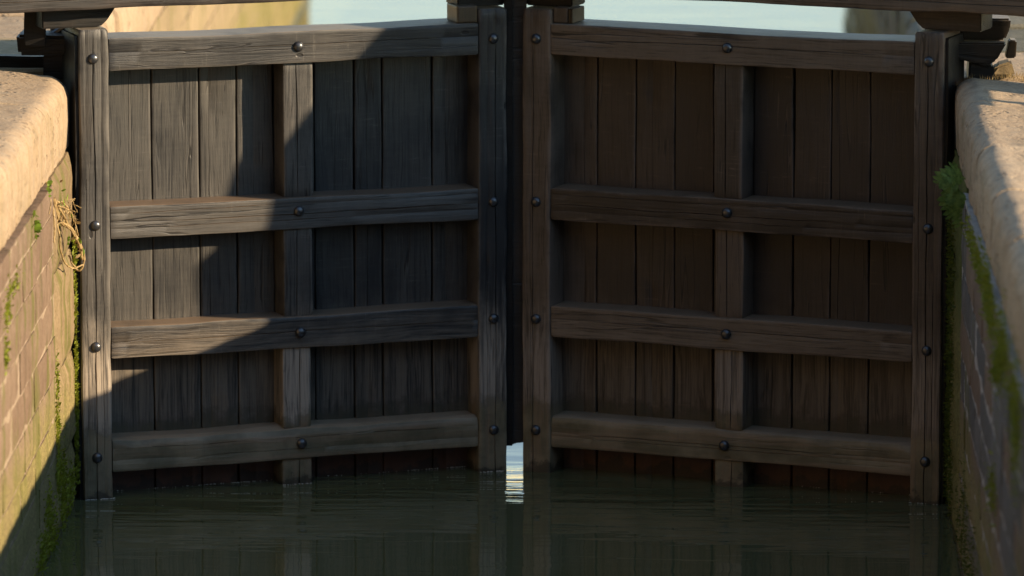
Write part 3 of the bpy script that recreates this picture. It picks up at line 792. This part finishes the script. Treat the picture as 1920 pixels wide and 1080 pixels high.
for i in range(26):
    rr = random.Random(i); a = (-2.09+rr.uniform(-0.03, 0.05), -0.8+rr.uniform(-0.1, 0.2), 1.52+rr.uniform(-0.06, 0.06))
    stem([a, (a[0]+rr.uniform(-.01, .025), a[1]+rr.uniform(-.03, .03), a[2]+rr.uniform(-.05, .02)), (a[0]+rr.uniform(-.01, .04), a[1]+rr.uniform(-.05, .05), a[2]+rr.uniform(-.08, .02))], 0.0028, 0.001, 'twig')

for i in range(34):
    rr = random.Random(100+i); t = rr.random()
    p = Vector((-2.10+0.07*t+rr.uniform(-.015, .02), -0.92+0.38*t+rr.uniform(-.06, .06), 1.66-0.36*t+rr.uniform(-.07, .07)))-vine.location
    d = Vector((rr.uniform(-.4, .8), rr.uniform(-.8, .3), rr.uniform(-1, .4))).normalized(); u = d.cross(Vector((rr.random(), rr.random(), .4))).normalized()
    L_ = rr.uniform(0.018, 0.042); bow = d.cross(u)*L_*rr.uniform(-.3, .3)
    link('leaf', mesh_from('leaf', [p, p+d*L_*.35+u*L_*.2, p+d*L_*.75+u*L_*.16+bow, p+d*L_+bow, p+d*L_*.7-u*L_*.18+bow, p+d*L_*.3-u*L_*.2], [(0, 1, 2, 3, 4, 5)]), WEED if i % 4 == 0 else DRY, vine, smooth=False)

def weed(loc, n, size, label, seed):
    w_ = empty('wall_weed', loc); tag(w_, label, 'weed', 'green weeds on the sunlit wall')
    rng = random.Random(seed)
    for i in range(n):
        d = Vector((rng.uniform(0.2, 1), rng.uniform(-0.8, 0.8), rng.uniform(-0.5, 0.8))).normalized()
        t = d.cross(Vector((rng.random(), rng.random(), 0.3))).normalized(); L_ = size*rng.uniform(0.5, 1.1)
        b = Vector((0.0, rng.gauss(0, size*0.9), rng.gauss(0, size*0.45)))
        vs = [b, b+d*L_*0.3+t*L_*0.25, b+d*L_*0.75+t*L_*0.27, b+d*L_, b+d*L_*0.7-t*L_*0.26, b+d*L_*0.28-t*L_*0.24]
        link('leaf', mesh_from('leaf', vs, [(0, 1, 2, 3, 4, 5)]), WEED, w_, smooth=False)
    return w_
weed((-2.115, -1.86, 1.63), 26, 0.045, 'bright green weed below the coping left of the dry creeper', 1)
weed((-2.115, -1.22, 1.715), 14, 0.032, 'little green weed directly above the dry creeper', 2)
weed((-2.112, -0.30, 1.32), 9, 0.024, 'tiny green weed on the wall edge below the dry creeper', 3)

# ------------------------------------------------------------------ dry grass tufts on the shaded coping by the anchor
rng = random.Random(15); vs, fs = [], []
for _ in range(150):
    p = Vector((rng.uniform(2.19, 2.5), rng.uniform(0.06, 0.30), 2.05)); d = Vector((rng.uniform(-.6, .6), rng.uniform(-.6, .2), 1)).normalized()
    s = rng.uniform(0.012, 0.04); k = len(vs)
    vs += [p-Vector((0.0016, 0, 0)), p+Vector((0.0016, 0, 0)), p+d*s]; fs.append((k, k+1, k+2))
tag(link('dry_grass', mesh_from('dry_grass', vs, fs), DRY, smooth=False), 'dry grass bits along the back of the shaded coping', None, None, 'stuff')

# ------------------------------------------------------------------ unseen brick buildings added to cut sky light, behind camera and on sunny bank
def sky_blocker(loc, sx, sy, h, label):
    wh = empty('sky_blocker', loc); tag(wh, label, 'sky_blocker', 'unseen buildings added to cut sky light')
    box_between('wall', wh, DARKBRICK, -sx/2, sx/2, -sy/2, sy/2, 0, h)
    link('roof', prism_mesh([(-sx/2-0.3, h+0.002), (sx/2+0.3, h+0.002), (0, h+min(sx, sy)*0.22)] if sx < sy else [(-sx/2-0.3, h+0.002), (sx/2+0.3, h+0.002), (sx/2-2, h+2.2), (-sx/2+2, h+2.2)], -sy/2-0.3, sy/2+0.3, 0), BLACKWOOD, wh)
    return wh
sky_blocker((-13.0, -22.0, 2.035), 11.0, 36.0, 11.0, 'long dark brick sky blocker added unseen along the sunlit bank')
sky_blocker((2.0, -52.0, 2.035), 44.0, 12.0, 17.0, 'tall dark brick sky blocker added unseen across the end of the canal')
